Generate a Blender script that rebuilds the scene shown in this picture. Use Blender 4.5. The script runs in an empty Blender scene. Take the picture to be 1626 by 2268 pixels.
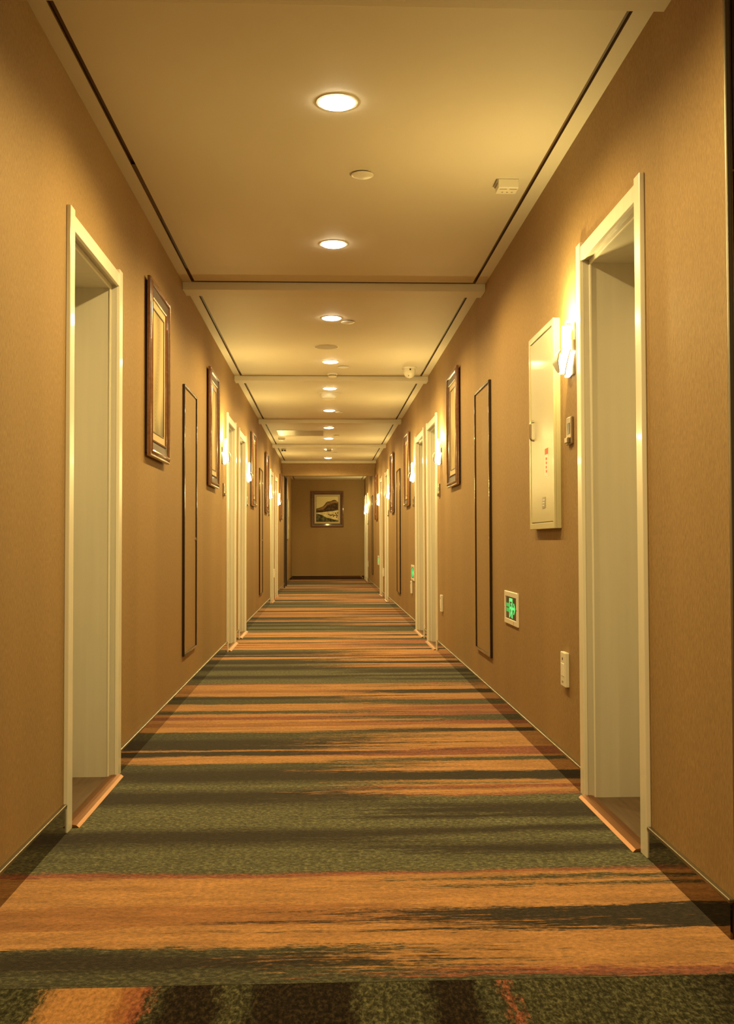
import bpy, bmesh, math, random
from mathutils import Matrix, Vector

random.seed(7)
SC = bpy.context.scene
COL = SC.collection

# ------------------------------------------------------------------ camera, world, exposure
IMG_W, IMG_H, FPX = 1626.0, 2268.0, 2250.0
VPX, VPY = 722.0, 1199.0                      # where the corridor's long lines meet
cam_d = bpy.data.cameras.new('camera')
cam = bpy.data.objects.new('camera', cam_d)
COL.objects.link(cam)
pitch = math.atan((VPY - IMG_H / 2) / FPX)
yaw = math.atan(-(VPX - IMG_W / 2) / FPX * math.cos(pitch))
cam.matrix_world = (Matrix.Translation((0, 0, 1.0)) @ Matrix.Rotation(-yaw, 4, 'Z')
                    @ Matrix.Rotation(math.pi / 2 + pitch, 4, 'X') @ Matrix.Rotation(-0.003, 4, 'Z'))
cam_d.sensor_fit = 'VERTICAL'
cam_d.sensor_height = 36.0
cam_d.lens = FPX * 36.0 / IMG_H
cam_d.clip_start = 0.05
SC.camera = cam

world = bpy.data.worlds.new('world')
SC.world = world
world.use_nodes = True
world.node_tree.nodes['Background'].inputs[0].default_value = (0.02, 0.014, 0.008, 1)
world.node_tree.nodes['Background'].inputs[1].default_value = 1.0

SC.view_settings.view_transform = 'Standard'
SC.view_settings.look = 'None'
SC.view_settings.exposure = 1.72
SC.view_settings.gamma = 1.0
SC.view_settings.use_curve_mapping = False

DOWN_COL = (1.0, 0.725, 0.255)
SCONCE_COL = (1.0, 0.77, 0.27)
DOWN_W = 25.0
SCONCE_W = 5.6

# ------------------------------------------------------------------ room measures (metres)
XL, XR = -0.905, 1.022
CEIL = 2.645
BEAMS = [2.815, 6.42, 10.06, 13.65, 17.18, 20.65]
BEAM_D, BEAM_H = 0.17, 0.05
Y_BACK = 27.0
Y_REAR = -3.0
Y_CORNER = 2.535           # where the right wall begins

# ------------------------------------------------------------------ helpers
class MB:
    def __init__(s):
        s.v, s.f, s.m = [], [], []
    def quad(s, pts, mi=0):
        b = len(s.v); s.v += [tuple(p) for p in pts]
        s.f.append(tuple(range(b, b + len(pts)))); s.m.append(mi); return s
    def box(s, x0, x1, y0, y1, z0, z1, mi=0, side=None):
        """side: optional material index for the four upright faces"""
        if x0 > x1: x0, x1 = x1, x0
        if y0 > y1: y0, y1 = y1, y0
        if z0 > z1: z0, z1 = z1, z0
        b = len(s.v)
        s.v += [(x0,y0,z0),(x1,y0,z0),(x1,y1,z0),(x0,y1,z0),(x0,y0,z1),(x1,y0,z1),(x1,y1,z1),(x0,y1,z1)]
        for k, q in enumerate(((0,3,2,1),(4,5,6,7),(0,1,5,4),(1,2,6,5),(2,3,7,6),(3,0,4,7))):
            s.f.append(tuple(b + i for i in q))
            s.m.append(mi if (side is None or k < 2) else side)
        return s
    def prism(s, pts, d0, d1, axis='y', mi=0):
        """extrude a 2D outline: axis y -> pts are (x,z); x -> (y,z); z -> (x,y)"""
        n = len(pts); b = len(s.v)
        for d in (d0, d1):
            for p in pts:
                s.v.append({'y': (p[0], d, p[1]), 'x': (d, p[0], p[1]), 'z': (p[0], p[1], d)}[axis])
        s.f.append(tuple(range(b, b + n))); s.m.append(mi)
        s.f.append(tuple(range(b + 2*n - 1, b + n - 1, -1))); s.m.append(mi)
        for i in range(n):
            j = (i + 1) % n
            s.f.append((b + i, b + n + i, b + n + j, b + j)); s.m.append(mi)
        return s
    def lathe(s, prof, n=32, cx=0, cy=0, mi=0, cap=True):
        """prof: (radius, z) list, revolved about the z axis"""
        b = len(s.v)
        for r, z in prof:
            for k in range(n):
                a = 2*math.pi*k/n
                s.v.append((cx + r*math.cos(a), cy + r*math.sin(a), z))
        for i in range(len(prof)-1):
            for k in range(n):
                k2 = (k+1) % n
                s.f.append((b+i*n+k, b+i*n+k2, b+(i+1)*n+k2, b+(i+1)*n+k)); s.m.append(mi)
        if cap:
            s.f.append(tuple(b+k for k in range(n))[::-1]); s.m.append(mi)
            e = b+(len(prof)-1)*n
            s.f.append(tuple(e+k for k in range(n))); s.m.append(mi)
        return s
    def tube(s, path, r, n=10, mi=0):
        b = len(s.v); P = [Vector(p) for p in path]
        for i, p in enumerate(P):
            d = (P[min(i+1, len(P)-1)] - P[max(i-1, 0)]).normalized()
            up = Vector((0, 0, 1)) if abs(d.z) < 0.9 else Vector((1, 0, 0))
            a = d.cross(up).normalized(); c = d.cross(a).normalized()
            for k in range(n):
                t = 2*math.pi*k/n
                s.v.append(tuple(p + a*r*math.cos(t) + c*r*math.sin(t)))
        for i in range(len(P)-1):
            for k in range(n):
                k2 = (k+1) % n
                s.f.append((b+i*n+k, b+i*n+k2, b+(i+1)*n+k2, b+(i+1)*n+k)); s.m.append(mi)
        s.f.append(tuple(b+k for k in range(n))[::-1]); s.m.append(mi)
        e = b+(len(P)-1)*n
        s.f.append(tuple(e+k for k in range(n))); s.m.append(mi)
        return s
    def frame(s, w, h, prof, cz=0, mi=0):
        """mitred rectangular moulding; prof: list of (inset, y) points, closed round"""
        b = len(s.v); n = len(prof)
        for ins, y in prof:
            a, c = w/2-ins, h/2-ins
            s.v += [(-a, y, cz-c), (a, y, cz-c), (a, y, cz+c), (-a, y, cz+c)]
        for i in range(n):
            j = (i+1) % n
            for k in range(4):
                k2 = (k+1) % 4
                s.f.append((b+i*4+k, b+i*4+k2, b+j*4+k2, b+j*4+k)); s.m.append(mi)
        return s
    def build(s, name, mats, parent=None, bevel=0, seg=1, smooth=False):
        me = bpy.data.meshes.new(name)
        me.from_pydata(s.v, [], s.f)
        if not isinstance(mats, (list, tuple)): mats = [mats]
        for m in mats: me.materials.append(m)
        for p, mi in zip(me.polygons, s.m): p.material_index = mi
        bm = bmesh.new(); bm.from_mesh(me)
        bmesh.ops.remove_doubles(bm, verts=bm.verts, dist=1e-6)
        bmesh.ops.recalc_face_normals(bm, faces=bm.faces)
        if bevel:
            bmesh.ops.bevel(bm, geom=[e for e in bm.edges if e.is_manifold and e.calc_face_angle(0) > 0.5],
                            offset=bevel, segments=seg, affect='EDGES', profile=0.5, clamp_overlap=True)
        bm.to_mesh(me); bm.free()
        if smooth:
            for p in me.polygons: p.use_smooth = True
            if hasattr(me, 'set_sharp_from_angle'): me.set_sharp_from_angle(angle=0.7)
        o = bpy.data.objects.new(name, me)
        COL.objects.link(o)
        if parent: o.parent = parent
        return o

def empty(name, loc=(0,0,0), rz=0.0):
    o = bpy.data.objects.new(name, None)
    o.empty_display_size = 0.05
    COL.objects.link(o); o.location = loc; o.rotation_euler = (0, 0, rz)
    return o
def tag(o, label, cat, group=None):
    o['label'] = label; o['category'] = cat
    if group: o['group'] = group
    return o
def struct(o, label=None, cat=None):
    o['kind'] = 'structure'
    if label: o['label'] = label
    if cat: o['category'] = cat
    return o
def copy_tree(o, parent=None):
    c = o.copy(); COL.objects.link(c)
    c.parent = parent
    for ch in o.children: copy_tree(ch, c)
    return c
def on_wall(o, side, y, z=0.0):
    """local x runs to the viewer's right, -y out of the wall, z up"""
    if side == 'L': o.location = (XL, y, z); o.rotation_euler = (0, 0, math.pi/2)
    elif side == 'R': o.location = (XR, y, z); o.rotation_euler = (0, 0, -math.pi/2)
    else: o.location = (y, Y_BACK, z); o.rotation_euler = (0, 0, 0)
    return o

# ------------------------------------------------------------------ materials
def principled(name, col, rough=0.5, metal=0.0, coat=0.0, emit=None, estr=0.0, spec=0.5):
    m = bpy.data.materials.new(name); m.use_nodes = True
    b = m.node_tree.nodes['Principled BSDF']
    b.inputs['Base Color'].default_value = (*col, 1)
    b.inputs['Roughness'].default_value = rough
    b.inputs['Metallic'].default_value = metal
    b.inputs['Coat Weight'].default_value = coat
    b.inputs['Coat Roughness'].default_value = 0.08
    b.inputs['Specular IOR Level'].default_value = spec
    if emit:
        b.inputs['Emission Color'].default_value = (*emit, 1)
        b.inputs['Emission Strength'].default_value = estr
    return m
class NT:
    def __init__(s, m):
        s.t = m.node_tree; s.b = s.t.nodes['Principled BSDF']
    def n(s, typ, **kw):
        nd = s.t.nodes.new(typ)
        for k, v in kw.items(): setattr(nd, k, v)
        return nd
    def link(s, a, b): s.t.links.new(a, b)
    def math(s, op, a, b=None, c=None, clamp=False):
        nd = s.n('ShaderNodeMath', operation=op, use_clamp=clamp)
        for i, v in enumerate((a, b, c)):
            if v is None: continue
            if isinstance(v, (int, float)): nd.inputs[i].default_value = v
            else: s.link(v, nd.inputs[i])
        return nd.outputs[0]
    def mapped(s, scale, coord='Object', loc=(0,0,0)):
        tc = s.n('ShaderNodeTexCoord'); mp = s.n('ShaderNodeMapping')
        mp.inputs['Scale'].default_value = scale; mp.inputs['Location'].default_value = loc
        s.link(tc.outputs[coord], mp.inputs['Vector']); return mp.outputs[0]
    def noise(s, vec, scale=1.0, detail=2.0, rough=0.5):
        nd = s.n('ShaderNodeTexNoise')
        nd.inputs['Scale'].default_value = scale; nd.inputs['Detail'].default_value = detail
        nd.inputs['Roughness'].default_value = rough
        s.link(vec, nd.inputs['Vector']); return nd.outputs['Fac']
    def ramp(s, fac, stops, interp='LINEAR'):
        nd = s.n('ShaderNodeValToRGB'); cr = nd.color_ramp; cr.interpolation = interp
        cr.elements[0].position = stops[0][0]; cr.elements[0].color = (*stops[0][1], 1)
        cr.elements[1].position = stops[-1][0]; cr.elements[1].color = (*stops[-1][1], 1)
        for p, c in stops[1:-1]:
            e = cr.elements.new(p); e.color = (*c, 1)
        s.link(fac, nd.inputs[0]); return nd.outputs[0]
    def mix(s, fac, a, b, blend='MIX'):
        nd = s.n('ShaderNodeMix', data_type='RGBA', blend_type=blend)
        for sock, v in ((nd.inputs[0], fac), (nd.inputs[6], a), (nd.inputs[7], b)):
            if isinstance(v, (int, float)): sock.default_value = v
            elif isinstance(v, tuple): sock.default_value = (*v, 1)
            else: s.link(v, sock)
        return nd.outputs[2]
    def bump(s, h, strength=0.2, dist=0.01):
        nd = s.n('ShaderNodeBump'); nd.inputs['Strength'].default_value = strength
        nd.inputs['Distance'].default_value = dist
        s.link(h, nd.inputs['Height']); s.link(nd.outputs[0], s.b.inputs['Normal'])

def make_wallpaper():
    m = principled('wallpaper', (0.5, 0.34, 0.19), 0.7, spec=0.2); t = NT(m)
    grain = t.noise(t.mapped((420, 420, 60)), 1.0, 3, 0.6)          # short upright threads
    slub = t.noise(t.mapped((170, 170, 22)), 1.0, 3, 0.6)
    soft = t.noise(t.mapped((1.9, 1.9, 0.12)), 1.0, 1, 0.5)          # strip to strip
    c = t.ramp(grain, [(0.30, (0.245, 0.154, 0.068)), (0.5, (0.318, 0.203, 0.092)), (0.70, (0.405, 0.263, 0.124))])
    c = t.mix(0.35, c, t.ramp(slub, [(0.3, (0.43, 0.43, 0.43)), (0.7, (0.57, 0.57, 0.57))]), 'OVERLAY')
    c = t.mix(0.25, c, t.ramp(soft, [(0.40, (0.40, 0.40, 0.40)), (0.60, (0.58, 0.58, 0.58))]), 'OVERLAY')
    t.link(c, t.b.inputs['Base Color'])
    t.bump(t.math('ADD', grain, slub), 0.55, 0.0016)
    return m
M_WALL = make_wallpaper()

def make_ceiling_paint():
    m = principled('ceiling_paint', (0.74, 0.71, 0.64), 0.65, spec=0.3); t = NT(m)
    a = t.noise(t.mapped((1.3, 0.7, 1)), 1.0, 2)
    t.link(t.ramp(a, [(0.3, (0.62, 0.560, 0.45)), (0.7, (0.66, 0.600, 0.49))]), t.b.inputs['Base Color'])
    t.bump(t.noise(t.mapped((160, 160, 160)), 1, 2), 0.05, 0.001)
    return m
M_CEIL = make_ceiling_paint()
M_SLOT = principled('slot_brown', (0.15, 0.082, 0.036), 0.6)
M_SLOTGLOSS = principled('slot_gloss_strip', (0.10, 0.055, 0.03), 0.08, metal=0.6)

def make_doorpaint(name, a, b, rough):
    m = principled(name, a, rough, spec=0.5, coat=0.15); t = NT(m)
    f = t.noise(t.mapped((30, 30, 1.5)), 1.0, 3)
    t.link(t.ramp(f, [(0.3, a), (0.7, b)]), t.b.inputs['Base Color'])
    return m
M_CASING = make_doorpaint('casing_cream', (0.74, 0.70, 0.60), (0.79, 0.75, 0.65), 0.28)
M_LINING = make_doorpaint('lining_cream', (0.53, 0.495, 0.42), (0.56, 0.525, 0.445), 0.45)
M_DARKDOOR = principled('dark_door', (0.045, 0.026, 0.015), 0.3, coat=0.3)

def make_wood(name, a, b, rough, coat, scale=(3, 40, 40)):
    m = principled(name, a, rough, coat=coat); t = NT(m)
    f = t.noise(t.mapped(scale), 1.0, 5, 0.6)
    t.link(t.ramp(f, [(0.3, a), (0.7, b)]), t.b.inputs['Base Color'])
    return m
M_RECESS = make_wood('recess_floor_wood', (0.075, 0.045, 0.025), (0.15, 0.09, 0.05), 0.45, 0.0)
M_FRAME = make_wood('frame_wood', (0.135, 0.052, 0.018), (0.21, 0.085, 0.030), 0.25, 0.35)
M_BAND = make_wood('frame_band_wood', (0.05, 0.028, 0.013), (0.08, 0.045, 0.022), 0.5, 0.1)
M_LOBBY = make_wood('lobby_panel_wood', (0.018, 0.009, 0.004), (0.035, 0.017, 0.008), 0.3, 0.2)
M_MAT = principled('picture_mat', (0.56, 0.43, 0.25), 0.7)
M_FILLET = principled('picture_fillet', (0.07, 0.04, 0.02), 0.4)
M_BACKING = principled('picture_backing', (0.025, 0.015, 0.008), 0.6)

M_MIRROR = principled('baseboard_dark_mirror', (0.20, 0.15, 0.10), 0.04, metal=1.0)
M_STRIP = principled('steel_strip', (0.30, 0.265, 0.21), 0.38, metal=1.0)
M_STEEL = principled('brushed_steel', (0.55, 0.50, 0.44), 0.3, metal=1.0)
M_BELL = principled('bronze_steel', (0.34, 0.27, 0.20), 0.35, metal=0.9)
M_COPPER = principled('copper_threshold', (0.34, 0.15, 0.068), 0.36, metal=1.0)
M_BRONZE = principled('dark_bronze', (0.035, 0.022, 0.014), 0.18, metal=0.55, coat=0.4)
M_PLASTIC = principled('cream_plastic', (0.76, 0.72, 0.62), 0.35)
M_DARK = principled('dark_plastic', (0.02, 0.017, 0.014), 0.25)
M_GREYP = principled('grey_plastic', (0.30, 0.27, 0.23), 0.4)
M_RED = principled('red_print', (0.72, 0.10, 0.03), 0.5)
M_WHITEP = principled('white_print', (0.82, 0.79, 0.72), 0.4)

def make_cabinet_paint():
    m = principled('cabinet_cream_enamel', (0.50, 0.45, 0.28), 0.26, coat=0.1); t = NT(m)
    t.bump(t.noise(t.mapped((240, 240, 240)), 1, 2), 0.5, 0.0012)
    return m
M_CAB = make_cabinet_paint()
M_LENS = principled('downlight_lens', (0.9, 0.9, 0.85), 0.4, emit=(1.0, 0.86, 0.55), estr=22.0)
M_GLOW = principled('sconce_diffuser', (0.9, 0.88, 0.8), 0.4, emit=(1.0, 0.84, 0.50), estr=2.0)
M_GLASS = principled('sconce_glass_tube', (0.9, 0.88, 0.8), 0.1, emit=(1.0, 0.83, 0.48), estr=0.6)
M_SHADE = principled('sconce_shade', (0.34, 0.30, 0.22), 0.4)
M_GREEN = principled('exit_green', (0.02, 0.10, 0.03), 0.4, emit=(0.01, 0.80, 0.12), estr=0.16)
M_GREENB = principled('exit_green_bright', (0.05, 0.15, 0.07), 0.4, emit=(0.10, 1.0, 0.22), estr=0.30)
M_EXITBLK = principled('exit_panel_dark', (0.03, 0.018, 0.012), 0.15)
M_HATCH = principled('hatch_polished_metal', (0.62, 0.56, 0.46), 0.35, metal=0.7)

# carpet: one woven repeat of about 4 m, its stripes listed from near to far at the left and the right wall
C_O, C_O2 = (0.40, 0.198, 0.078), (0.31, 0.135, 0.052)
C_G, C_OL = (0.100, 0.098, 0.056), (0.058, 0.056, 0.032)
C_DK, C_R = (0.021, 0.0140, 0.0085), (0.235, 0.075, 0.046)
T0, PERIOD = 2.356, 4.075
LEFT = [(2.33,C_OL),(2.39,C_DK),(2.497,C_OL),(2.52,C_O),(2.66,C_O2),(2.80,C_O),(3.037,C_R),(3.085,C_G),(3.353,C_DK),
        (3.53,C_G),(3.81,C_DK),(4.13,C_G),(4.20,C_DK),(4.49,C_OL),(4.58,C_O),(4.73,C_DK),(4.85,C_O),(4.885,C_DK),(5.12,C_OL),
        (5.32,C_O),(5.47,C_O2),(5.60,C_O),(5.70,C_R),(5.80,C_O),(5.89,C_OL),(5.98,C_O),(6.26,C_OL),(6.36,C_OL)]
RIGHT = [(2.33,C_R),(2.37,C_O),(2.60,C_DK),(2.775,C_O),(2.925,C_OL),(2.95,C_O),(2.99,C_OL),(3.025,C_O),(3.06,C_R),(3.085,C_G),
         (3.23,C_DK),(3.345,C_G),(3.456,C_DK),(3.54,C_G),(3.65,C_DK),(3.87,C_G),(3.98,C_R),(4.01,C_O),(4.08,C_R),(4.13,C_O),(4.237,C_DK),
         (4.386,C_O),(4.58,C_OL),(4.68,C_O),(4.72,C_R),(4.88,C_O),(5.28,C_DK),(5.39,C_O),(5.50,C_R),(5.62,C_OL),(5.80,C_R),(5.92,C_O2),(5.98,C_R),(6.10,C_O2),(6.18,C_OL),(6.36,C_OL)]
def tuft(t, c, mott):
    # strong flecks in the dark yarns, soft ones in the orange
    sp = t.n('ShaderNodeSeparateColor'); t.link(c, sp.inputs[0])
    light = t.math('MULTIPLY', t.math('SUBTRACT', sp.outputs[0], 0.14), 7.0, clamp=True)
    f = t.math('DIVIDE', t.math('SUBTRACT', mott, 0.36), 0.28, clamp=True)
    dark = t.math('ADD', t.math('MULTIPLY', t.math('MULTIPLY', f, f), 1.9), 0.35)
    soft = t.math('ADD', t.math('MULTIPLY', f, 0.62), 0.67)
    k = t.n('ShaderNodeMix'); t.link(light, k.inputs[0]); t.link(dark, k.inputs[2]); t.link(soft, k.inputs[3])
    sc = t.n('ShaderNodeVectorMath', operation='SCALE'); t.link(c, sc.inputs[0]); t.link(k.outputs[0], sc.inputs[3])
    return sc.outputs[0]
def make_carpet():
    m = principled('carpet_striped', C_O, 0.95, spec=0.05); t = NT(m)
    tc = t.n('ShaderNodeTexCoord'); sep = t.n('ShaderNodeSeparateXYZ'); t.link(tc.outputs['Object'], sep.inputs[0])
    X, Y = sep.outputs[0], sep.outputs[1]
    wob = t.noise(t.mapped((1.1, 5.0, 1)), 1.0, 3, 0.55)
    fine = t.noise(t.mapped((9, 85, 1)), 1.0, 4, 0.7)
    grit = t.noise(t.mapped((60, 210, 1)), 1.0, 2, 0.6)
    yy = t.math('ADD', Y, t.math('MULTIPLY', t.math('SUBTRACT', wob, 0.5), 0.13))
    yy = t.math('ADD', yy, t.math('MULTIPLY', t.math('SUBTRACT', fine, 0.5), 0.11))
    yy = t.math('ADD', yy, t.math('MULTIPLY', t.math('SUBTRACT', grit, 0.5), 0.05))
    tt = t.math('FRACT', t.math('DIVIDE', t.math('SUBTRACT', yy, T0), PERIOD))
    def column(stripes):
        pos = [((z - 2.33) / 4.03, c) for z, c in stripes]
        halves = []
        for lo, hi in ((0, 0.3333), (0.3333, 0.6667), (0.6667, 1.0)):
            st = []; prev = None
            for i, (p, c) in enumerate(pos):
                nxt = pos[i+1][0] if i+1 < len(pos) else 1.01
                a, b = max(p, lo), min(nxt, hi)
                if b - a < 1e-4: continue
                dk = lambda q: q[0] < 0.15
                pc = pos[i-1][1] if i else pos[-1][1]
                nc = pos[i+1][1] if i+1 < len(pos) else pos[0][1]
                ea = (b - a) * 0.26 if (dk(c) and dk(pc)) else min(0.0022, (b - a) * 0.3)
                eb = (b - a) * 0.26 if (dk(c) and dk(nc)) else min(0.0022, (b - a) * 0.3)
                st.append(((a + ea - lo) / (hi - lo), c)); st.append(((b - eb - lo) / (hi - lo), c))
            halves.append(t.ramp(t.math('DIVIDE', t.math('SUBTRACT', tt, lo), hi - lo, clamp=True), st[:32]))
        c = t.mix(t.math('GREATER_THAN', tt, 0.3333), halves[0], halves[1])
        return t.mix(t.math('GREATER_THAN', tt, 0.6667), c, halves[2])
    cl, cr = column(LEFT), column(RIGHT)
    streak = t.noise(t.mapped((0.55, 16, 1), loc=(3, 1, 0)), 1.0, 3, 0.6)
    u = t.math('DIVIDE', t.math('ADD', X, 0.95), 1.95)
    u = t.math('ADD', u, t.math('MULTIPLY', t.math('SUBTRACT', streak, 0.5), 1.3))
    u = t.math('ADD', u, t.math('MULTIPLY', t.math('SUBTRACT', fine, 0.5), 1.2))
    fac = t.math('ADD', t.math('MULTIPLY', t.math('SUBTRACT', u, 0.62), 4.0), 0.5, clamp=True)
    c = t.mix(fac, cl, cr)
    # yarn mottling: each tuft a little lighter or darker, some green or rust tufts strewn in
    mott = t.noise(t.mapped((58, 85, 1), loc=(7, 2, 0)), 1.0, 4, 0.8)
    c = tuft(t, c, mott)
    cloud = t.noise(t.mapped((4, 22, 1), loc=(1, 9, 0)), 1.0, 3, 0.6)
    c = t.mix(0.6, c, t.ramp(cloud, [(0.34, (0.34, 0.33, 0.32)), (0.66, (0.64, 0.65, 0.64))]), 'OVERLAY')
    t.link(c, t.b.inputs['Base Color'])
    t.b.inputs['Sheen Weight'].default_value = 0.15
    t.bump(t.math('ADD', t.noise(t.mapped((260, 260, 1)), 1, 2), mott), 0.5, 0.003)
    return m
M_CARPET = make_carpet()
def make_carpet_near():
    m = principled('carpet_turned_piece', C_OL, 0.95, spec=0.05); t = NT(m)
    tc = t.n('ShaderNodeTexCoord'); sep = t.n('ShaderNodeSeparateXYZ'); t.link(tc.outputs['Object'], sep.inputs[0])
    X, Y = sep.outputs[0], sep.outputs[1]
    fine = t.noise(t.mapped((60, 16, 1)), 1.0, 4, 0.7)
    wob = t.noise(t.mapped((9, 2, 1), loc=(2, 0, 0)), 1.0, 3, 0.6)
    xx = t.math('ADD', X, t.math('MULTIPLY', t.math('SUBTRACT', fine, 0.5), 0.13))
    xx = t.math('ADD', xx, t.math('MULTIPLY', t.math('SUBTRACT', wob, 0.5), 0.08))
    # stripes along the corridor here, X in metres
    C_M = (0.070, 0.066, 0.036)
    st = [(-0.95, C_DK), (-0.72, C_OL), (-0.64, C_OL), (-0.60, C_O), (-0.47, C_O), (-0.45, C_O2), (-0.41, C_R), (-0.385, C_OL), (-0.35, C_DK),
          (-0.25, C_DK), (-0.215, C_M), (-0.19, C_OL), (-0.15, C_DK), (0.05, C_DK), (0.09, C_M), (0.21, C_OL), (0.24, C_DK), (0.32, C_DK),
          (0.335, C_OL), (0.385, C_OL), (0.405, C_R), (0.425, C_OL), (0.47, C_M), (0.60, C_OL), (0.72, C_M), (0.80, C_OL), (0.95, C_DK), (1.05, C_OL)]
    c = t.ramp(t.math('DIVIDE', t.math('ADD', xx, 0.95), 2.0, clamp=True), [((a + 0.95) / 2.0, k) for a, k in st])
    mott = t.noise(t.mapped((100, 48, 1), loc=(7, 2, 0)), 1.0, 4, 0.75)
    c = tuft(t, c, mott)
    t.link(c, t.b.inputs['Base Color'])
    t.bump(mott, 0.5, 0.003)
    return m
M_CARPET2 = make_carpet_near()

def make_art(name, kind, seed):
    m = principled(name, (0.7, 0.6, 0.35), 0.75, spec=0.2); t = NT(m)
    vec = t.mapped((3.0, 3.0, 2.0), loc=(seed*1.7, 0, seed*0.9))
    base = t.ramp(t.noise(vec, 0.9, 2), [(0.3, (0.47, 0.335, 0.155)), (0.7, (0.58, 0.47, 0.26))])
    if kind == 'feather':
        tc = t.n('ShaderNodeTexCoord'); sp = t.n('ShaderNodeSeparateXYZ'); t.link(tc.outputs['Object'], sp.inputs[0])
        PX, PZ_ = sp.outputs[0], sp.outputs[2]
        wob = t.math('MULTIPLY', t.math('SUBTRACT', t.noise(vec, 1.6, 3), 0.5), 0.10)
        d = t.math('ADD', t.math('SUBTRACT', PX, t.math('MULTIPLY', t.math('SINE', t.math('MULTIPLY', PZ_, 8.0)), 0.05)), wob)
        d = t.math('ABSOLUTE', t.math('ADD', d, 0.03))
        m_ = t.math('SUBTRACT', 1.25, t.math('DIVIDE', d, 0.095), clamp=True)
        hatch = t.math('SINE', t.math('ADD', t.math('MULTIPLY', PZ_, 300.0), t.math('MULTIPLY', d, 330.0)))
        hatch = t.math('ADD', t.math('MULTIPLY', hatch, 0.35), 0.5)
        c = t.mix(t.math('MULTIPLY', m_, hatch), base, (0.17, 0.15, 0.09))
        low = t.math('SUBTRACT', t.math('MULTIPLY', PX, 3.0), t.math('MULTIPLY', PZ_, 3.6))
        low = t.math('ADD', low, t.math('MULTIPLY', t.noise(vec, 2, 3), 0.8))
        c = t.mix(t.math('MULTIPLY', t.math('SUBTRACT', low, 1.05, clamp=True), 0.95), c, (0.10, 0.088, 0.055))
    else:
        st = t.noise(t.mapped((22, 22, 3.2), loc=(seed, 0, seed*2)), 1.0, 5, 0.7)
        pt = t.noise(t.mapped((4, 4, 2.2), loc=(seed*3, 0, seed)), 1.0, 3)
        fac = t.ramp(t.math('MULTIPLY', st, pt), [(0.24, (0, 0, 0)), (0.36, (1, 1, 1))])
        dk = (0.15, 0.15, 0.10) if kind == 'trees' else (0.30, 0.25, 0.15)
        c = t.mix(t.math('MULTIPLY', fac, 0.8 if kind == 'trees' else 0.6), base, dk)
    t.link(c, t.b.inputs['Base Color'])
    return m

# ------------------------------------------------------------------ doors: (side, near edge, far edge)
DOORS = [('L', 3.56, 4.47), ('L', 9.28, 10.14), ('L', 10.50, 11.42), ('L', 16.50, 17.36), ('L', 17.95, 18.82),
         ('R', 3.188, 4.02), ('R', 9.26, 10.17), ('R', 10.46, 11.47), ('R', 16.60, 17.42), ('R', 18.30, 19.10),
         ('R', 24.75, 25.50), ('R', 25.90, 26.65)]
CAS_W, CAS_P = 0.062, 0.016
HEAD_B, HEAD_T, JAMB_T = 2.108, 2.165, 2.182
LIN_T = 2.096          # top of the lined opening
DEPTH = 0.28
DARK_DOOR = (21.9, 23.1)

# ------------------------------------------------------------------ room shell
def wall_mesh(side, y0, y1):
    mb = MB()
    xa, xb = (XL-0.32, XL) if side == 'L' else (XR, XR+0.32)
    ops = sorted([(a+0.045, b-0.045, 2.125) for s, a, b in DOORS if s == side] +
                 ([(DARK_DOOR[0]+0.03, DARK_DOOR[1]-0.03, 2.47)] if side == 'L' else []))
    y = y0
    for a, b, h in ops:
        mb.box(xa, xb, y, a, 0, CEIL+0.06)
        mb.box(xa, xb, a, b, h, CEIL+0.06)
        y = b
    mb.box(xa, xb, y, y1, 0, CEIL+0.06)
    return mb
struct(wall_mesh('L', Y_REAR, Y_BACK).build('wall_left', M_WALL), 'long tan fabric-papered corridor wall with five cream doorways')
struct(wall_mesh('R', Y_CORNER, Y_BACK).build('wall_right', M_WALL), 'long tan fabric-papered corridor wall with the cream fire cabinet')
struct(MB().box(XL-0.32, XR+0.32, Y_BACK, Y_BACK+0.2, 0, CEIL+0.06).build('wall_back', M_WALL), 'tan papered end wall with the landscape painting')
struct(MB().box(XL, XR, BEAMS[5]+BEAM_D, BEAMS[5]+BEAM_D+0.2, 2.348, CEIL+0.06).build('wall_lintel', M_WALL), 'tan papered drop wall across the corridor top')
struct(MB().box(XL-0.32, 3.2, Y_REAR-0.2, Y_REAR, 0, CEIL+0.06).build('wall_rear', M_WALL), 'plain tan papered wall behind the viewer')
struct(MB().box(3.2, 3.4, Y_REAR-0.2, Y_CORNER+0.3, 0, CEIL+0.06).build('wall_lobby', M_WALL), 'plain tan papered lobby wall')
# dark panelled return wall at the right corner
wr = struct(empty('wall_return', (XR, Y_CORNER, 0)), 'dark brown panelled wall return at the corridor corner')
MB().box(0.014, 2.18, 0.006, 0.30, 0, CEIL+0.06).build('wall_core', M_LOBBY, wr)
for z0, z1 in ((0.0, 0.80), (0.806, 1.376), (1.382, 1.944), (1.950, CEIL)):
    for k in range(3):
        MB().box(0.020+k*0.72, 0.020+k*0.72+0.715, -0.006, 0.006, z0, z1).build('panel', M_LOBBY, wr, bevel=0.0015)
struct(MB().box(XR-0.0005, XR+0.013, Y_CORNER-0.012, Y_CORNER-0.001, 0, CEIL-0.052)
       .build('trim_1', M_STRIP, bevel=0.002, seg=2), 'slim steel corner strip on the papered wall end')

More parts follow.
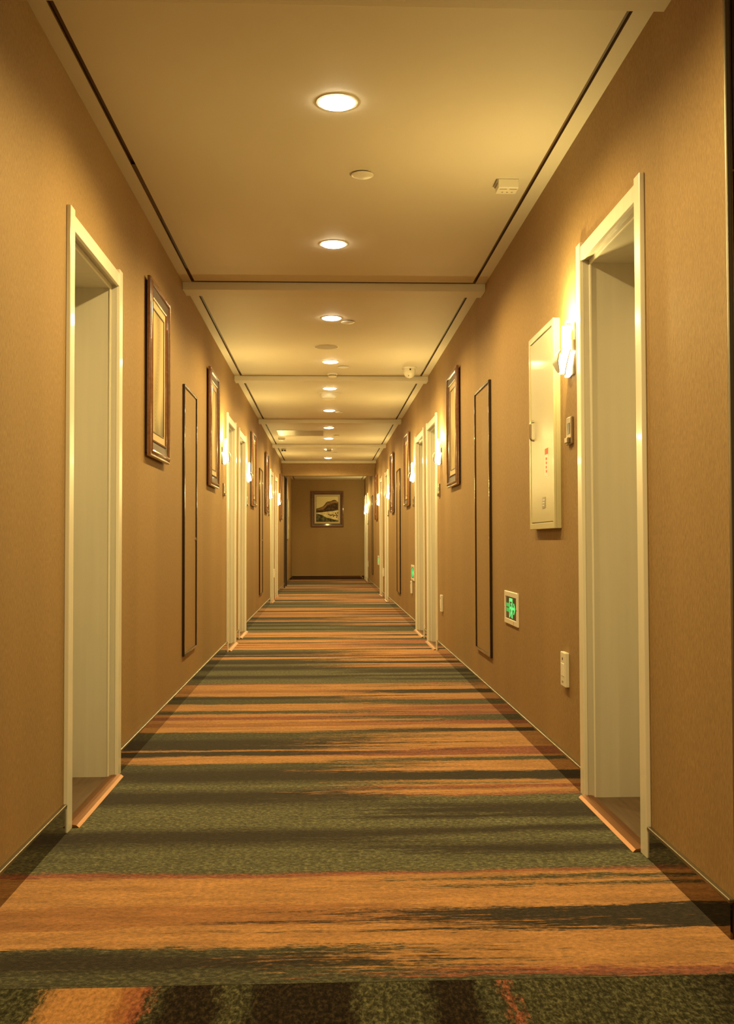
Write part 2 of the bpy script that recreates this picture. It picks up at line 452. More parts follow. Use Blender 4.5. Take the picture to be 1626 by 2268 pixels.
# floor: the striped corridor carpet and the turned piece before its seam
fl = struct(empty('floor', (0, 0, 0)), 'corridor floor with striped orange, olive and brown carpet')
SEAM = 2.335
MB().box(XL-0.01, XR+0.01, SEAM, Y_BACK+0.01, -0.02, 0).build('striped_carpet', M_CARPET, fl)
cp = MB().box(XL-0.01, 3.21, Y_REAR, SEAM-0.0008, -0.02, -0.0005).build('turned_carpet', M_CARPET2, fl)
cp['label'] = 'carpet piece turned sideways with stripes running along the corridor'
MB().box(XL-0.4, 3.4, Y_REAR-0.2, Y_BACK+0.2, -0.08, -0.021).build('subfloor', M_LOBBY, fl)

# ceiling
ce = struct(empty('ceiling', (0, 0, CEIL)), 'cream ceiling panels between cross beams with dark shadow gaps')
MB().box(XL-0.32, 3.4, Y_REAR-0.2, Y_BACK+0.2, 0.0185, 0.10).build('ceiling_slab', M_SLOT, ce)
PL, PR, SL, SR = -0.826, 0.938, -0.847, 0.957
bays = [(Y_REAR, BEAMS[0])] + [(BEAMS[i]+BEAM_D, BEAMS[i+1]) for i in range(5)] + [(BEAMS[5]+BEAM_D+0.2, Y_BACK)]
for i, (a, b) in enumerate(bays):
    gap = 0.022 if i < 6 else 0.0
    right = 3.2 if i == 0 else PR
    MB().box(PL, PR, a, b-gap, 0, 0.019, side=1).build('ceiling_panel', [M_CEIL, M_SLOT], ce)
    MB().box(XL, SL, a, b, 0, 0.019, side=1).build('edge_strip', [M_CEIL, M_SLOT], ce)
    MB().box(SR, 3.2 if i == 0 else XR, a, b, 0, 0.019, side=1).build('edge_strip', [M_CEIL, M_SLOT], ce)
for i, y in enumerate(BEAMS):
    MB().box(XL, XR if i else 3.2, y, y+BEAM_D, -BEAM_H, 0.0).build('cross_beam', M_CEIL, ce, bevel=0.003, seg=2)
    MB().box(XL, XR if i else 3.2, y+0.001, y+BEAM_D-0.001, 0.0, 0.019).build('beam_gap', M_SLOT, ce)
# glossy loose trim hanging in the left slot
mb = MB()
mb.prism([(4.42, 0.001), (4.55, 0.009), (4.80, 0.012), (5.05, 0.009), (5.16, 0.001), (5.05, 0.004), (4.80, 0.005), (4.55, 0.003)], -0.846, -0.828, 'x')
mb.build('slot_trim', M_SLOTGLOSS, ce)

# baseboards: dark mirror boards with a steel strip on top, between the doorways
def baseboard(side):
    bb = struct(empty('baseboard_left' if side == 'L' else 'baseboard_right', (XL if side == 'L' else XR, 0, 0)),
                'dark mirror-finish baseboard with steel top strip')
    sgn = 1 if side == 'L' else -1
    y = Y_REAR if side == 'L' else Y_CORNER
    stops = sorted([(a, b) for s, a, b in DOORS if s == side] + ([DARK_DOOR] if side == 'L' else []))
    for a, b in stops + [(Y_BACK, None)]:
        e = MB().box(0, sgn*0.011, y+0.001, a-0.001, 0, 0.090).build('board', M_MIRROR, bb)
        MB().box(0, sgn*0.015, y+0.001, a-0.001, 0.0895, 0.100).build('top_strip', M_STRIP, bb, bevel=0.003, seg=2)
        y = b
baseboard('L'); baseboard('R')
bbk = struct(empty('baseboard_back', (0, Y_BACK, 0)), 'dark mirror-finish baseboard under the landscape painting')
MB().box(XL+0.016, XR-0.016, -0.011, 0, 0, 0.090).build('board', M_MIRROR, bbk)
MB().box(XL+0.016, XR-0.016, -0.014, 0, 0.0895, 0.097).build('top_strip', M_STRIP, bbk)

# ------------------------------------------------------------------ doorways
def doorway(n, side, a, b):
    d = struct(on_wall(empty('door_%d' % n), side, (a+b)/2), 'deep cream lined doorway with slim casing')
    w = b - a; h = w/2
    for s in (-1, 1):
        MB().box(s*h, s*(h-CAS_W), -CAS_P, 0.0, 0.0, JAMB_T).build('jamb', M_CASING, d, bevel=0.0025, seg=2)
    MB().box(-h+CAS_W+0.0005, h-CAS_W-0.0005, -CAS_P+0.003, 0.0, HEAD_B, HEAD_T).build('header', M_CASING, d, bevel=0.002, seg=2)
    # stepped lining
    i0 = h - CAS_W
    mb = MB()
    for s in (-1, 1):
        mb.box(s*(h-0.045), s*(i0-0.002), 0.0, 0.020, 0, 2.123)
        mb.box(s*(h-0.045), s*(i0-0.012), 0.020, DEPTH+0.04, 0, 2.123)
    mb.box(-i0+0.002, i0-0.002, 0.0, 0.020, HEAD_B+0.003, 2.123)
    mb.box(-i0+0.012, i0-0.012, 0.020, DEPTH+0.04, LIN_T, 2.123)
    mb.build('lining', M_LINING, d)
    # bright edge bead where the lining steps in
    mb = MB()
    for s in (-1, 1):
        mb.box(s*(i0-0.012), s*(i0-0.016), 0.020, 0.026, 0, LIN_T-0.004)
    mb.box(-i0+0.012, i0-0.012, 0.020, 0.026, LIN_T-0.004, LIN_T)
    mb.build('edge_bead', M_CASING, d)
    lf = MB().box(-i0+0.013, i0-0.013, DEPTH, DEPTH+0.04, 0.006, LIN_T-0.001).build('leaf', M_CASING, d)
    hx = i0 - 0.10
    MB().box(hx-0.022, hx+0.022, DEPTH-0.008, DEPTH, 0.93, 1.13).build('handle_plate', M_STEEL, lf, bevel=0.004, seg=2)
    MB().tube([(hx, DEPTH-0.004, 1.05), (hx, DEPTH-0.045, 1.05), (hx-0.02, DEPTH-0.05, 1.05), (hx-0.12, DEPTH-0.05, 1.05)], 0.009).build('handle', M_STEEL, lf, smooth=True)
    MB().box(-i0+0.012, i0-0.012, 0.0, DEPTH+0.04, -0.02, 0.001).build('recess_floor', M_RECESS, d)
    # copper threshold: two low ribs
    th = MB()
    th.prism([(-0.040, 0.0005), (-0.030, 0.009), (-0.016, 0.012), (-0.010, 0.006), (0.0, 0.008), (0.012, 0.0075), (0.030, 0.0015)], -i0+0.003, i0-0.003, 'x')
    th.build('threshold', M_COPPER, d)
    return d
for n, (s, a, b) in enumerate(DOORS): doorway(n+1, s, a, b)
# dark doorway beyond the drop wall
dd = struct(on_wall(empty('door_%d' % (len(DOORS)+1)), 'L', sum(DARK_DOOR)/2), 'tall dark brown door set beyond the drop wall')
h = (DARK_DOOR[1]-DARK_DOOR[0])/2
for s in (-1, 1):
    MB().box(s*h, s*(h-0.09), -0.022, 0.0, 0.0, 2.50).build('jamb', M_DARKDOOR, dd, bevel=0.004)
MB().box(-h+0.09, h-0.09, -0.020, 0.0, 2.42, 2.50).build('header', M_DARKDOOR, dd, bevel=0.004)
for s in (-1, 1):
    lf = MB().box(s*0.004, s*(h-0.031), 0.07, 0.11, 0.006, 2.469).build('leaf', M_DARKDOOR, dd, bevel=0.003)
    MB().tube([(s*0.06, 0.07, 0.95), (s*0.06, 0.03, 0.97), (s*0.06, 0.03, 1.23), (s*0.06, 0.07, 1.25)], 0.008).build('handle', M_STEEL, lf, smooth=True)
MB().box(-h+0.031, h-0.031, 0.0, 0.32, -0.02, 0.001).build('recess_floor', M_RECESS, dd)
MB().box(-h+0.031, h-0.031, 0.30, 0.32, 0, 2.47).build('back_panel', M_DARKDOOR, dd)

# ------------------------------------------------------------------ framed pictures
PW, PH, PZ = 0.62, 0.905, 1.884
def picture(name, w, h, art, tags=True):
    r = empty(name)
    MB().box(-w/2+0.02, w/2-0.02, -0.016, 0.0, -h/2+0.02, h/2-0.02).build('backing', M_BACKING, r)
    MB().frame(w, h, [(0, -0.014), (0, -0.026), (0.004, -0.033), (0.010, -0.034), (0.013, -0.031), (0.018, -0.036),
                      (0.026, -0.040), (0.034, -0.038), (0.038, -0.030), (0.040, -0.014)]).build('outer_moulding', M_FRAME, r, smooth=True)
    MB().frame(w, h, [(0.036, -0.014), (0.036, -0.029), (0.084, -0.021), (0.084, -0.014)]).build('flat_band', M_BAND, r)
    MB().frame(w, h, [(0.082, -0.014), (0.082, -0.026), (0.087, -0.029), (0.092, -0.026), (0.094, -0.014)]).build('inner_lip', M_FRAME, r, smooth=True)
    MB().frame(w, h, [(0.092, -0.014), (0.092, -0.020), (0.134, -0.0185), (0.134, -0.014)]).build('mat', M_MAT, r)
    MB().frame(w, h, [(0.132, -0.014), (0.132, -0.0215), (0.138, -0.0215), (0.139, -0.014)]).build('fillet', M_FILLET, r)
    MB().box(-w/2+0.136, w/2-0.136, -0.0175, -0.014, -h/2+0.136, h/2-0.136).build('artwork', art, r)
    return r
A_F = make_art('art_feather', 'feather', 1.0); A_T = make_art('art_trees', 'trees', 2.0)
A_P = [make_art('art_pale_%d' % i, 'pale', 3.0 + i) for i in range(4)]
PICS = [('L', 5.40, A_F, 'brown-framed picture of grey feathery swirls facing the cream fire cabinet'),
        ('L', 8.04, A_P[0], 'brown-framed pale picture between narrow wall panel and lamp, facing the grey tree picture'),
        ('L', 12.50, A_P[1], 'brown-framed pale picture just past a wall lamp, facing the second exit sign'),
        ('L', 15.30, A_P[2], 'brown-framed pale picture on the wall without exit signs, just past its second narrow panel'),
        ('L', 20.10, A_P[3], 'brown-framed pale picture right before the dark door and drop wall'),
        ('R', 7.95, A_T, 'brown-framed picture of grey-green tree streaks beside the narrow panel past the fire cabinet'),
        ('R', 12.54, A_P[2], 'brown-framed pale picture just beyond the second green exit sign'),
        ('R', 15.37, A_P[3], 'brown-framed pale picture on the exit-sign wall, just past its second narrow panel'),
        ('R', 20.31, A_P[0], 'brown-framed pale picture near the third exit sign, right before the drop wall')]
for s, y, art, lab in PICS:
    tag(on_wall(picture('framed_picture', PW, PH, art), s, y, PZ), lab, 'picture', 'brown-framed pictures along the corridor')

# landscape on the end wall, its hills laid on as flat painted shapes
lp = tag(on_wall(empty('landscape_painting'), 'B', 0.035, 1.86), 'brown-framed hill landscape with cream mat on the end wall', 'picture')
lp.location.y -= 0.004
w, h = 0.86, 0.95
proto = picture('framed_picture', w, h, principled('art_sky', (0.72, 0.64, 0.34), 0.7))
for ch in list(proto.children): ch.parent = lp
bpy.data.objects.remove(proto)
def make_paint(name, a, b, sc):
    m = principled(name, a, 0.7, spec=0.2); t = NT(m)
    t.link(t.ramp(t.noise(t.mapped((sc, sc, sc)), 1.0, 4, 0.7), [(0.42, a), (0.60, b)]), t.b.inputs['Base Color'])
    return m
M_H1 = make_paint('art_hill_dark', (0.04, 0.022, 0.012), (0.12, 0.075, 0.04), 22)
M_H2 = make_paint('art_hill_tan', (0.16, 0.08, 0.032), (0.36, 0.22, 0.10), 20)
M_H3 = make_paint('art_field', (0.66, 0.54, 0.27), (0.84, 0.75, 0.46), 9)
M_H4 = make_paint('art_fore', (0.045, 0.04, 0.02), (0.17, 0.16, 0.075), 14)
aw, ah = w-0.28, h-0.28
def art_shape(pts, d, mat, nm):
    art = [o for o in lp.children if o.name.startswith('artwork')][0]
    MB().prism([((u-0.5)*aw, (v-0.5)*ah) for u, v in pts], -0.0175-d, -0.0170, 'y').build(nm, mat, art)
art_shape([(0,.52),(.0,.36),(.25,.37),(.5,.40),(.75,.42),(1,.46),(1,.77),(.95,.80),(.9,.85),(.83,.865),(.75,.85),(.68,.82),(.6,.80),(.5,.79),(.44,.75),(.38,.68),(.32,.62),(.25,.58),(.12,.545)], .0006, M_H1, 'painted_hill')
art_shape([(0,.505),(0,.45),(.12,.46),(.25,.46),(.34,.48),(.42,.55),(.5,.655),(.6,.68),(.72,.72),(.82,.75),(.92,.74),(.98,.76),(.93,.81),(.83,.84),(.75,.825),(.6,.775),(.5,.76),(.42,.69),(.34,.60),(.25,.555),(.12,.525)], .0010, M_H2, 'painted_slope')
art_shape([(0,.36),(.25,.37),(.5,.40),(.75,.42),(1,.41),(1,.09),(.85,.10),(.65,.14),(.5,.16),(.35,.22),(.2,.29),(0,.31)], .0012, M_H3, 'painted_field')
art_shape([(0,.31),(.12,.30),(.25,.27),(.38,.20),(.5,.155),(.65,.13),(.8,.085),(1,.06),(1,0),(0,0)], .0016, M_H4, 'painted_foreground')
for k, (u, v) in enumerate([(.57,.285),(.63,.26),(.68,.25),(.73,.27),(.79,.26),(.85,.245),(.92,.27),(.95,.235),(.78,.21),(.88,.335),(.97,.345),(.93,.18)]):
    art_shape([(u-.03,v-.012),(u,v-.028),(u+.03,v-.01),(u+.028,v+.016),(u,v+.024),(u-.025,v+.018)], .0018, M_H1, 'painted_shrub')

# ------------------------------------------------------------------ narrow papered access panels
def access_panel():
    r = empty('access_panel')
    w, h, t = 0.615, 1.72, 0.015
    for s in (-1, 1):
        MB().box(s*w/2, s*(w/2-t), -0.016, 0, -h/2, h/2).build('frame_side', M_BRONZE, r, bevel=0.003, seg=2)
    for s in (-1, 1):
        MB().box(-w/2+t, w/2-t, -0.016, 0, s*h/2, s*(h/2-t)).build('frame_rail', M_BRONZE, r, bevel=0.003, seg=2)
    lf = MB().box(-w/2+t, w/2-t, -0.007, 0, -h/2+t, h/2-t).build('papered_leaf', M_WALL, r)
    MB().tube([(w/2-0.035, -0.004, -0.12), (w/2-0.035, -0.014, -0.12)], 0.010).build('lock', M_STEEL, lf)
    return r
ap = access_panel()
for k, (s, y, lab) in enumerate([
        ('L', 6.747, 'tall narrow papered panel in dark bronze frame past the grey feather picture'),
        ('L', 14.08, 'tall narrow papered panel in dark bronze frame facing the second exit-sign wall panel'),
        ('R', 6.53, 'tall narrow papered panel in dark bronze frame beside the first green exit sign'),
        ('R', 14.165, 'tall narrow papered panel in dark bronze frame on the exit-sign wall between two pale pictures'),
        ('R', 22.30, 'tall narrow papered panel in dark bronze frame beyond the drop wall')]):
    o = ap if k == 0 else copy_tree(ap)
    tag(on_wall(o, s, y, 1.14), lab, 'access panel', 'narrow framed wall panels')

# ------------------------------------------------------------------ fire cabinets
def fire_cabinet():
    r = empty('fire_cabinet')
    w, h, d, b = 0.53, 0.92, 0.032, 0.028
    MB().box(-w/2, w/2, -d+0.012, 0, -h/2, h/2).build('body', M_CAB, r, bevel=0.002)
    MB().frame(w, h, [(0, -d+0.012), (0, -d), (b, -d), (b, -d+0.012)]).build('rim', M_CAB, r, bevel=0.002, seg=2)
    dr = MB().box(-w/2+b+0.004, w/2-b-0.004, -d+0.003, -d+0.012, -h/2+b+0.004, h/2-b-0.004).build('door', M_CAB, r, bevel=0.002, seg=2)
    hx, y = -w/2+0.095, -d+0.003
    MB().tube([(hx, y, -0.035), (hx, y-0.012, -0.033), (hx, y-0.017, -0.025), (hx, y-0.017, 0.043), (hx, y-0.012, 0.052), (hx, y, 0.054)], 0.0055).build('handle', M_BELL, dr, smooth=True)
    lb = MB().box(0.075, 0.135, y-0.0010, y, -0.225, -0.125).build('label_strip', M_WHITEP, dr)
    MB().box(0.075, 0.135, y-0.0012, y, -0.124, -0.098).build('red_label', M_RED, dr)
    for k in range(4):
        MB().box(0.092+0.004*(k % 2), 0.120-0.003*(k % 3), y-0.0016, y-0.0008, -0.150-k*0.019, -0.139-k*0.019).build('printed_mark', M_RED, lb)
    pl = MB().box(0.015, 0.075, y-0.002, y, -0.365, -0.315).build('plate', M_GREYP, dr)
    for k in range(3):
        MB().box(0.021, 0.069-0.006*k, y-0.0026, y-0.0016, -0.331-k*0.012, -0.326-k*0.012).build('engraved_line', M_WHITEP, pl)
    return r
fc = fire_cabinet()
tag(on_wall(fc, 'R', 4.633, 1.514), 'cream enamel fire cabinet with red label beside glowing wall lamp', 'cabinet', 'fire cabinets')
tag(on_wall(copy_tree(fc), 'L', 23.75, 1.518), 'cream enamel fire cabinet on the wall past the dark door', 'cabinet', 'fire cabinets')

# ------------------------------------------------------------------ wall lamps
def plate(mb, prof, half, th):
    """slanted curved plate: prof is (z, y, halfwidth scale)"""
    n = len(prof)
    b = len(mb.v)
    for z, y, k in prof:
        mb.v += [(-half*k, y, z), (half*k, y, z), (half*k, y+th, z), (-half*k, y+th, z)]
    for i in range(n-1):
        for q in range(4):
            q2 = (q+1) % 4
            mb.f.append((b+i*4+q, b+i*4+q2, b+(i+1)*4+q2, b+(i+1)*4+q)); mb.m.append(0)
    mb.f.append((b, b+3, b+2, b+1)); mb.m.append(0)
    e = b+(n-1)*4
    mb.f.append((e, e+1, e+2, e+3)); mb.m.append(0)
    return mb
def sconce():
    r = empty('wall_lamp')
    MB().box(-0.040, 0.040, -0.010, 0, -0.070, 0.060).build('back_plate', M_SHADE, r, bevel=0.003, seg=2)
    zs = [-0.062, -0.045, -0.025, 0.0, 0.020, 0.028]
    plate(MB(), [(z-0.012, y, k) for z, y, k in zip(zs, (-.026, -.027, -.026, -.022, -.017, -.014), (.25, .6, .9, 1, 1, .95))], 0.048, 0.014).build('inner_diffuser', M_GLOW, r, smooth=True)
    plate(MB(), [(z-0.006, y, k) for z, y, k in zip(zs, (-.033, -.034, -.033, -.028, -.022, -.019), (.3, .6, .9, 1, 1, .95))], 0.049, 0.003).build('middle_plate', M_SHADE, r, smooth=True)
    plate(MB(), [(z, y, k) for z, y, k in zip(zs, (-.048, -.049, -.047, -.041, -.034, -.030), (.25, .6, .9, 1, 1, .95))], 0.047, 0.011).build('outer_diffuser', M_GLOW, r, smooth=True)
    plate(MB(), [(z+0.004, y, k) for z, y, k in zip(zs, (-.054, -.060, -.066, -.064, -.052, -.040), (.2, .55, .85, 1, .95, .8))], 0.046, 0.004).build('front_shade', M_SHADE, r, smooth=True)
    for x, y, tz in ((-0.030, -0.024, 0.105), (0.0, -0.030, 0.112), (0.030, -0.024, 0.125)):
        g = MB().lathe([(0.0095, 0.014), (0.0095, tz), (0.0075, tz+0.003)], 14, x, y).build('glass_tube', M_GLASS, r, smooth=True)
        MB().lathe([(0.0102, tz-0.012), (0.0102, tz-0.007)], 14, x, y).build('clip_ring', M_STEEL, g, smooth=True)
    l = bpy.data.lights.new('wall_lamp_bulb', 'POINT')
    l.color = SCONCE_COL; l.energy = SCONCE_W; l.shadow_soft_size = 0.014
    lo = bpy.data.objects.new('wall_lamp_bulb', l); COL.objects.link(lo); lo.parent = r; lo.location = (0, -0.078, 0.145)
    return r
sc0 = sconce()
SCONCES = [('L', 8.90), ('L', 11.60), ('L', 16.12), ('L', 19.0),
           ('R', 4.15), ('R', 8.95), ('R', 11.64), ('R', 16.22), ('R', 19.27), ('R', 24.42), ('R', 25.70)]
SC_LAB = {0: 'glowing layered wall lamp facing the one next to the grey-green tree picture',
          1: 'glowing layered wall lamp facing the second exit sign, before a pale picture',
          2: 'glowing layered wall lamp between pale picture and doorway on the wall without exit signs',
          3: 'glowing layered wall lamp past the last cream doorway before the dark door',
          4: 'glowing layered wall lamp with glass tubes between cream fire cabinet and doorway',
          5: 'glowing layered wall lamp between the grey-green tree picture and a doorway',
          6: 'glowing layered wall lamp above the second green exit sign',
          7: 'glowing layered wall lamp past a pale picture on the exit-sign wall, before a doorway',
          8: 'glowing layered wall lamp above the third green exit sign',
          9: 'glowing layered wall lamp beyond the drop wall, before two doorways',
          10: 'glowing layered wall lamp between the two doorways closest to the end wall'}
for k, (s, y) in enumerate(SCONCES):
    o = sc0 if k == 0 else copy_tree(sc0)
    o.scale = (1.12, 1.12, 1.12)
    tag(on_wall(o, s, y, 1.760), SC_LAB[k], 'wall lamp', 'layered wall lamps beside doorways')

# ------------------------------------------------------------------ door bell / card panels below the lamps
def door_unit():
    r = empty('doorbell_panel')
    MB().box(-0.043, 0.043, -0.012, 0, -0.055, 0.060).build('housing', M_BELL, r, bevel=0.004, seg=2)
    MB().box(-0.022, 0.022, -0.0135, -0.011, -0.012, 0.034).build('screen', M_DARK, r)
    MB().box(-0.024, 0.024, -0.024, -0.011, -0.050, -0.026).build('button', M_BELL, r, bevel=0.003, seg=2)
    return r
du = door_unit()
for k, (s, y, lab) in enumerate([('R', 4.184, 'steel doorbell panel with dark window below lamp by the fire cabinet'),
        ('L', 8.98, 'steel doorbell panel below the wall lamp facing the grey-green tree picture'),
        ('R', 9.08, 'steel doorbell panel below the lamp next to the grey-green tree picture'),
        ('L', 11.60, 'steel doorbell panel below the lamp past the first door pair, facing second exit sign'),
        ('R', 11.72, 'steel doorbell panel between wall lamp and second green exit sign'),
        ('L', 15.98, 'steel doorbell panel below the lamp by a pale picture on the wall without exit signs'),
        ('R', 16.48, 'steel doorbell panel below the lamp past a pale picture on the exit-sign wall'),
        ('R', 24.41, 'steel doorbell panel below the lamp beyond the drop wall')]):
    o = du if k == 0 else copy_tree(du)
    tag(on_wall(o, s, y, 1.455), lab, 'doorbell', 'doorbell panels beside doorways')

# ------------------------------------------------------------------ low cream wall boxes
def low_box():
    r = empty('wall_socket_box')
    MB().box(-0.042, 0.042, -0.020, 0, -0.073, 0.073).build('housing', M_PLASTIC, r, bevel=0.004, seg=2)
    MB().box(-0.026, 0.026, -0.0215, -0.019, -0.028, 0.026).build('cover_plate', M_WHITEP, r, bevel=0.001)
    MB().box(-0.006, 0.004, -0.0212, -0.019, 0.040, 0.050).build('slot', M_DARK, r)
    MB().box(-0.012, 0.010, -0.0212, -0.019, -0.055, -0.048).build('slot', M_GREYP, r)
    return r
lb = low_box()
for k, (s, y, lab) in enumerate([('R', 4.29, 'cream plastic box low on the wall under the lamp by the fire cabinet'),
        ('R', 8.90, 'cream plastic box low on the wall below the grey-green tree picture lamp'),
        ('R', 12.05, 'cream plastic box low on the wall below the second green exit sign'),
        ('R', 17.88, 'cream plastic box low between two doorways on the exit-sign wall'),
        ('R', 24.55, 'cream plastic box low on the wall beyond the drop wall'),
        ('L', 17.62, 'cream plastic box low between two doorways on the wall without exit signs')]):
    o = lb if k == 0 else copy_tree(lb)
    tag(on_wall(o, s, y, 0.455), lab, 'wall box', 'low cream wall boxes')

# ------------------------------------------------------------------ exit signs
def exit_sign():
    r = empty('exit_sign')
    w, h = 0.385, 0.18
    MB().frame(w, h, [(0, 0), (0, -0.008), (0.002, -0.010), (0.027, -0.010), (0.029, -0.005), (0.029, 0)]).build('frame', M_PLASTIC, r)
    p = MB().box(-w/2+0.028, w/2-0.028, -0.006, 0, -h/2+0.028, h/2-0.028).build('dark_panel', M_EXITBLK, r)
    y0, y1 = -0.0072, -0.0058
    d = MB()     # door outline
    for x0, x1, z0, z1 in ((-0.052, -0.042, -0.054, 0.054), (0.030, 0.040, -0.054, 0.054), (-0.042, 0.030, 0.036, 0.054)):
        d.box(x0, x1, y0, y1, z0, z1)
    d.build('door_symbol', M_GREENB, p)
    g = MB()     # running figure
    g.prism([(0.004+0.008*math.cos(t*math.pi/5), 0.022+0.008*math.sin(t*math.pi/5)) for t in range(10)], y0, y1)
    g.prism([(-0.012, 0.010), (0.008, 0.012), (0.010, -0.016), (-0.006, -0.018)], y0, y1)
    g.prism([(0.008, 0.011), (0.024, -0.006), (0.020, -0.010), (0.006, 0.003)], y0, y1)
    g.prism([(-0.012, 0.010), (-0.028, 0.000), (-0.026, -0.008), (-0.008, 0.003)], y0, y1)
    g.prism([(0.010, -0.014), (0.026, -0.034), (0.020, -0.052), (0.013, -0.050), (0.016, -0.036), (0.0, -0.018)], y0, y1)
    g.prism([(-0.006, -0.016), (0.004, -0.018), (-0.014, -0.040), (-0.030, -0.050), (-0.034, -0.044), (-0.020, -0.034)], y0, y1)
    g.build('running_figure', M_GREENB, p)
    a = MB()
    a.prism([(0.046, -0.007), (0.084, -0.007), (0.084, 0.007), (0.046, 0.007)], y0, y1)
    a.prism([(0.072, 0.030), (0.086, 0.030), (0.118, 0.0), (0.086, -0.030), (0.072, -0.030), (0.100, 0.0)], y0, y1)
    a.build('arrow', M_GREENB, p)
    for k in range(4):
        MB().box(-0.142+k*0.021, -0.125+k*0.021, y0, y1, 0.004, 0.024).build('lettering', M_GREEN, p)
        MB().box(-0.138+k*0.019, -0.124+k*0.019, y0, y1, -0.024, -0.003).build('lettering', M_GREEN, p)
    for s in (-1, 1):
        MB().tube([(s*(w/2-0.012), -0.008, 0.0), (s*(w/2-0.012), -0.012, 0.0)], 0.005).build('screw', M_STEEL, r)
    MB().box(0.085, 0.092, -0.0108, -0.009, -0.083, -0.067).build('test_mark', M_RED, r)
    return r
ex = exit_sign()
for k, (y, lab) in enumerate([(5.56, 'lit green exit sign with running figure between narrow panel and fire cabinet'),
                              (11.90, 'lit green exit sign low below a lamp, before a pale picture'),
                              (19.75, 'lit green exit sign low on the wall near the picture before the drop wall')]):
    o = ex if k == 0 else copy_tree(ex)
    tag(on_wall(o, 'R', y, 0.63), lab, 'exit sign', 'low green exit signs')

# ------------------------------------------------------------------ ceiling fittings
def at_ceiling(o, x, y):
    o.location = (x, y, CEIL); return o
def downlight():
    r = empty('downlight')
    MB().lathe([(0.067, -0.001), (0.069, -0.004), (0.078, -0.003), (0.080, 0.0)], 40, cap=False).build('trim_ring', M_PLASTIC, r, smooth=True)
    MB().lathe([(0.068, 0.0), (0.068, -0.004), (0.060, -0.009), (0.040, -0.012), (0.010, -0.013)], 40).build('lens', M_LENS, r, smooth=True)
    l = bpy.data.lights.new('downlight_beam', 'SPOT')
    l.color = DOWN_COL; l.energy = DOWN_W; l.shadow_soft_size = 0.022
    l.spot_size = math.radians(165); l.spot_blend = 0.40
    lo = bpy.data.objects.new('downlight_beam', l); COL.objects.link(lo); lo.parent = r; lo.location = (0, 0, -0.036)
    return r
dl = downlight()
ORD = ['first', 'second', 'third', 'fourth', 'fifth', 'sixth', 'seventh', 'eighth', 'ninth', 'tenth', 'eleventh', 'twelfth', 'thirteenth']
for k, y in enumerate([19.96, 18.10, 16.19, 14.65, 12.72, 10.88, 9.26, 7.437, 5.575, 3.76, 1.94, 0.12, -1.7, 21.9, 23.8]):
    o = dl if k == 0 else copy_tree(dl)
    lab = ('round glowing recessed downlight, %s in the row counted from the drop wall' % ORD[k] if k < 13 else
           'round glowing recessed downlight behind the drop wall, %s the end wall' % ('farther from' if k == 13 else 'closer to'))
    tag(at_ceiling(o, 0.044, y), lab, 'downlight', 'ceiling downlights in a row')

def sprinkler():
    r = empty('sprinkler_cover')
    MB().lathe([(0.030, 0.0), (0.030, -0.006)], 28).build('neck', M_SLOT, r)
    MB().lathe([(0.050, -0.005), (0.050, -0.007), (0.038, -0.013)], 32).build('cap', M_PLASTIC, r, smooth=True)
    return r
sp = sprinkler()
for k, y in enumerate([18.74, 15.71, 12.855, 9.52, 7.556, 4.50]):
    o = sp if k == 0 else copy_tree(sp)
    tag(at_ceiling(o, 0.166, y), 'small round sprinkler cover under the ceiling, %s counted from the drop wall' % ORD[k], 'sprinkler', 'sprinkler covers along the ceiling')

r = tag(at_ceiling(empty('ceiling_speaker'), 0.006, 8.549), 'flush round speaker grille in the ceiling between two downlights', 'speaker')
MB().lathe([(0.097, 0.0), (0.097, -0.004), (0.103, -0.003), (0.104, 0.0)], 40).build('rim', M_PLASTIC, r, smooth=True)
MB().lathe([(0.092, -0.003), (0.092, -0.0048)], 40).build('grille', principled('speaker_grille', (0.42, 0.37, 0.29), 0.6), r)

r = tag(at_ceiling(empty('smoke_detector'), 0.066, 9.93), 'small white smoke detector with dark slots before a cross beam', 'smoke detector')
MB().lathe([(0.050, 0), (0.050, -0.012), (0.044, -0.016)], 32).build('base', M_PLASTIC, r, smooth=True)
MB().lathe([(0.038, -0.014), (0.038, -0.024)], 32).build('slot_ring', M_DARK, r, smooth=True)
MB().lathe([(0.041, -0.023), (0.040, -0.030), (0.030, -0.038), (0.010, -0.041)], 32).build('cap', M_PLASTIC, r, smooth=True)

def dome_sensor():
    r = empty('dome_sensor')
    MB().lathe([(0.120, 0), (0.118, -0.004), (0.095, -0.007)], 36).build('flange', M_PLASTIC, r, smooth=True)
    MB().lathe([(0.086, -0.006), (0.090, -0.030), (0.084, -0.050), (0.066, -0.062), (0.030, -0.066)], 36).build('bowl', M_PLASTIC, r, smooth=True)
    return r
tag(at_ceiling(dome_sensor(), 0.033, 11.25), 'wide cream bowl-shaped sensor with flange under the ceiling', 'sensor')
r = tag(at_ceiling(empty('smoke_detector'), 0.056, 17.85), 'cream dome detector hanging in front of a downlight past the hatch', 'smoke detector')
MB().lathe([(0.040, 0), (0.052, -0.022), (0.052, -0.030), (0.046, -0.034)], 32).build('base', M_PLASTIC, r, smooth=True)
MB().lathe([(0.044, -0.033), (0.043, -0.046), (0.034, -0.058), (0.012, -0.062)], 32).build('cap', M_GREYP, r, smooth=True)

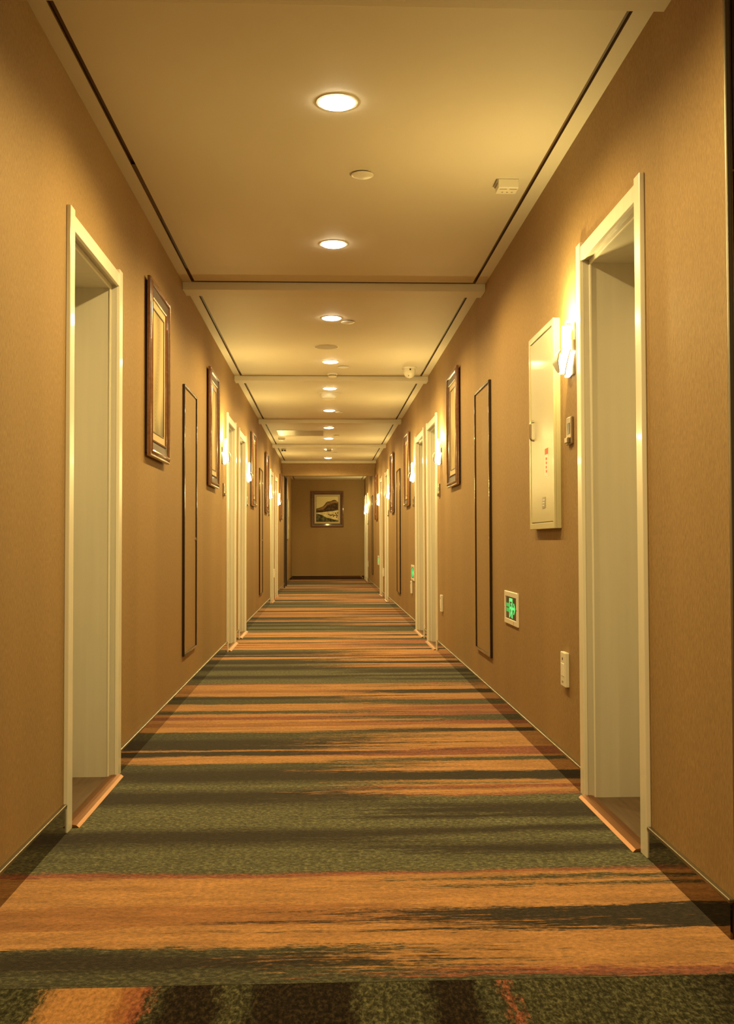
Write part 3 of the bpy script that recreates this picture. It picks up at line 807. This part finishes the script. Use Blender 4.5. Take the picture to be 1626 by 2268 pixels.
r = tag(at_ceiling(empty('dome_camera'), 0.793, 9.557), 'cream dome security camera on the ceiling beside a cross beam', 'camera')
MB().lathe([(0.066, 0), (0.066, -0.006), (0.060, -0.010)], 36).build('flange', M_PLASTIC, r, smooth=True)
dm = MB().lathe([(0.058, -0.009), (0.059, -0.030), (0.055, -0.055), (0.045, -0.078), (0.030, -0.093), (0.012, -0.099)], 36).build('dome', M_PLASTIC, r, smooth=True)
MB().box(-0.004, 0.010, -0.0605, -0.050, -0.034, -0.020).build('lens_window', M_DARK, dm)
MB().tube([(-0.012, -0.034, -0.083), (-0.013, -0.045, -0.086)], 0.004).build('led', M_DARK, dm)

r = tag(at_ceiling(empty('eyeball_camera'), -0.745, 18.0), 'dark two-eyed camera on the ceiling past the polished hatch', 'camera')
MB().lathe([(0.046, 0), (0.046, -0.010)], 28).build('base', M_PLASTIC, r, smooth=True)
hd = MB().box(-0.046, 0.046, -0.030, 0.030, -0.058, -0.009).build('head', M_PLASTIC, r, bevel=0.015, seg=3)
for s in (-1, 1):
    MB().tube([(s*0.022, -0.020, -0.034), (s*0.022, -0.034, -0.034)], 0.015, 18).build('lens', M_DARK, hd)

def ceiling_box(nm, w, d, h):
    r = empty(nm)
    hs = MB().box(-w/2, w/2, -d/2, d/2, -h, 0).build('housing', M_PLASTIC, r, bevel=0.004, seg=2)
    MB().box(-w/2+0.008, -0.006, -d/2+0.012, -d/2+0.018, -h-0.0012, -h+0.001).build('vent_slot', M_GREYP, hs)
    MB().box(0.006, w/2-0.008, -d/2+0.012, -d/2+0.018, -h-0.0012, -h+0.001).build('vent_slot', M_GREYP, hs)
    for k in range(3):
        MB().tube([(-0.02+k*0.022, d*0.15, -h+0.001), (-0.02+k*0.022, d*0.15, -h-0.002)], 0.004).build('screw', M_GREYP, hs)
    MB().box(-w/2-0.006, -w/2, -d/2+0.004, d/2, -0.016, 0).build('bracket', M_GREYP, r)
    return r
tag(at_ceiling(ceiling_box('ceiling_sensor_box', 0.094, 0.085, 0.043), 0.832, 4.58), 'small cream box fixed under the ceiling near the dark slot above the exit sign', 'sensor box')
tag(at_ceiling(ceiling_box('ceiling_sensor_box', 0.10, 0.085, 0.040), -0.70, 16.15), 'small cream box fixed under the ceiling just past the polished hatch', 'sensor box')

r = tag(at_ceiling(empty('ceiling_hatch'), -0.378, 15.37), 'polished metal access hatch in the ceiling with rippled reflections', 'hatch')
MB().frame(0.70, 0.80, [(0, 0), (0, -0.006), (0.012, -0.006), (0.012, 0)]).build('rim', M_PLASTIC, r).rotation_euler = (-math.pi/2, 0, 0)
hm = MB(); N = 24
for i in range(N):
    x0, x1 = -0.338+0.676*i/N, -0.338+0.676*(i+1)/N
    f = lambda x: -0.004+0.0012*math.sin(x*26)
    hm.quad([(x0, -0.388, f(x0)), (x1, -0.388, f(x1)), (x1, 0.388, f(x1)), (x0, 0.388, f(x0))])
hm.build('panel', M_HATCH, r, smooth=True)
for o in r.children:
    if o.name.startswith('rim'): o.rotation_euler = (math.pi/2, 0, 0)
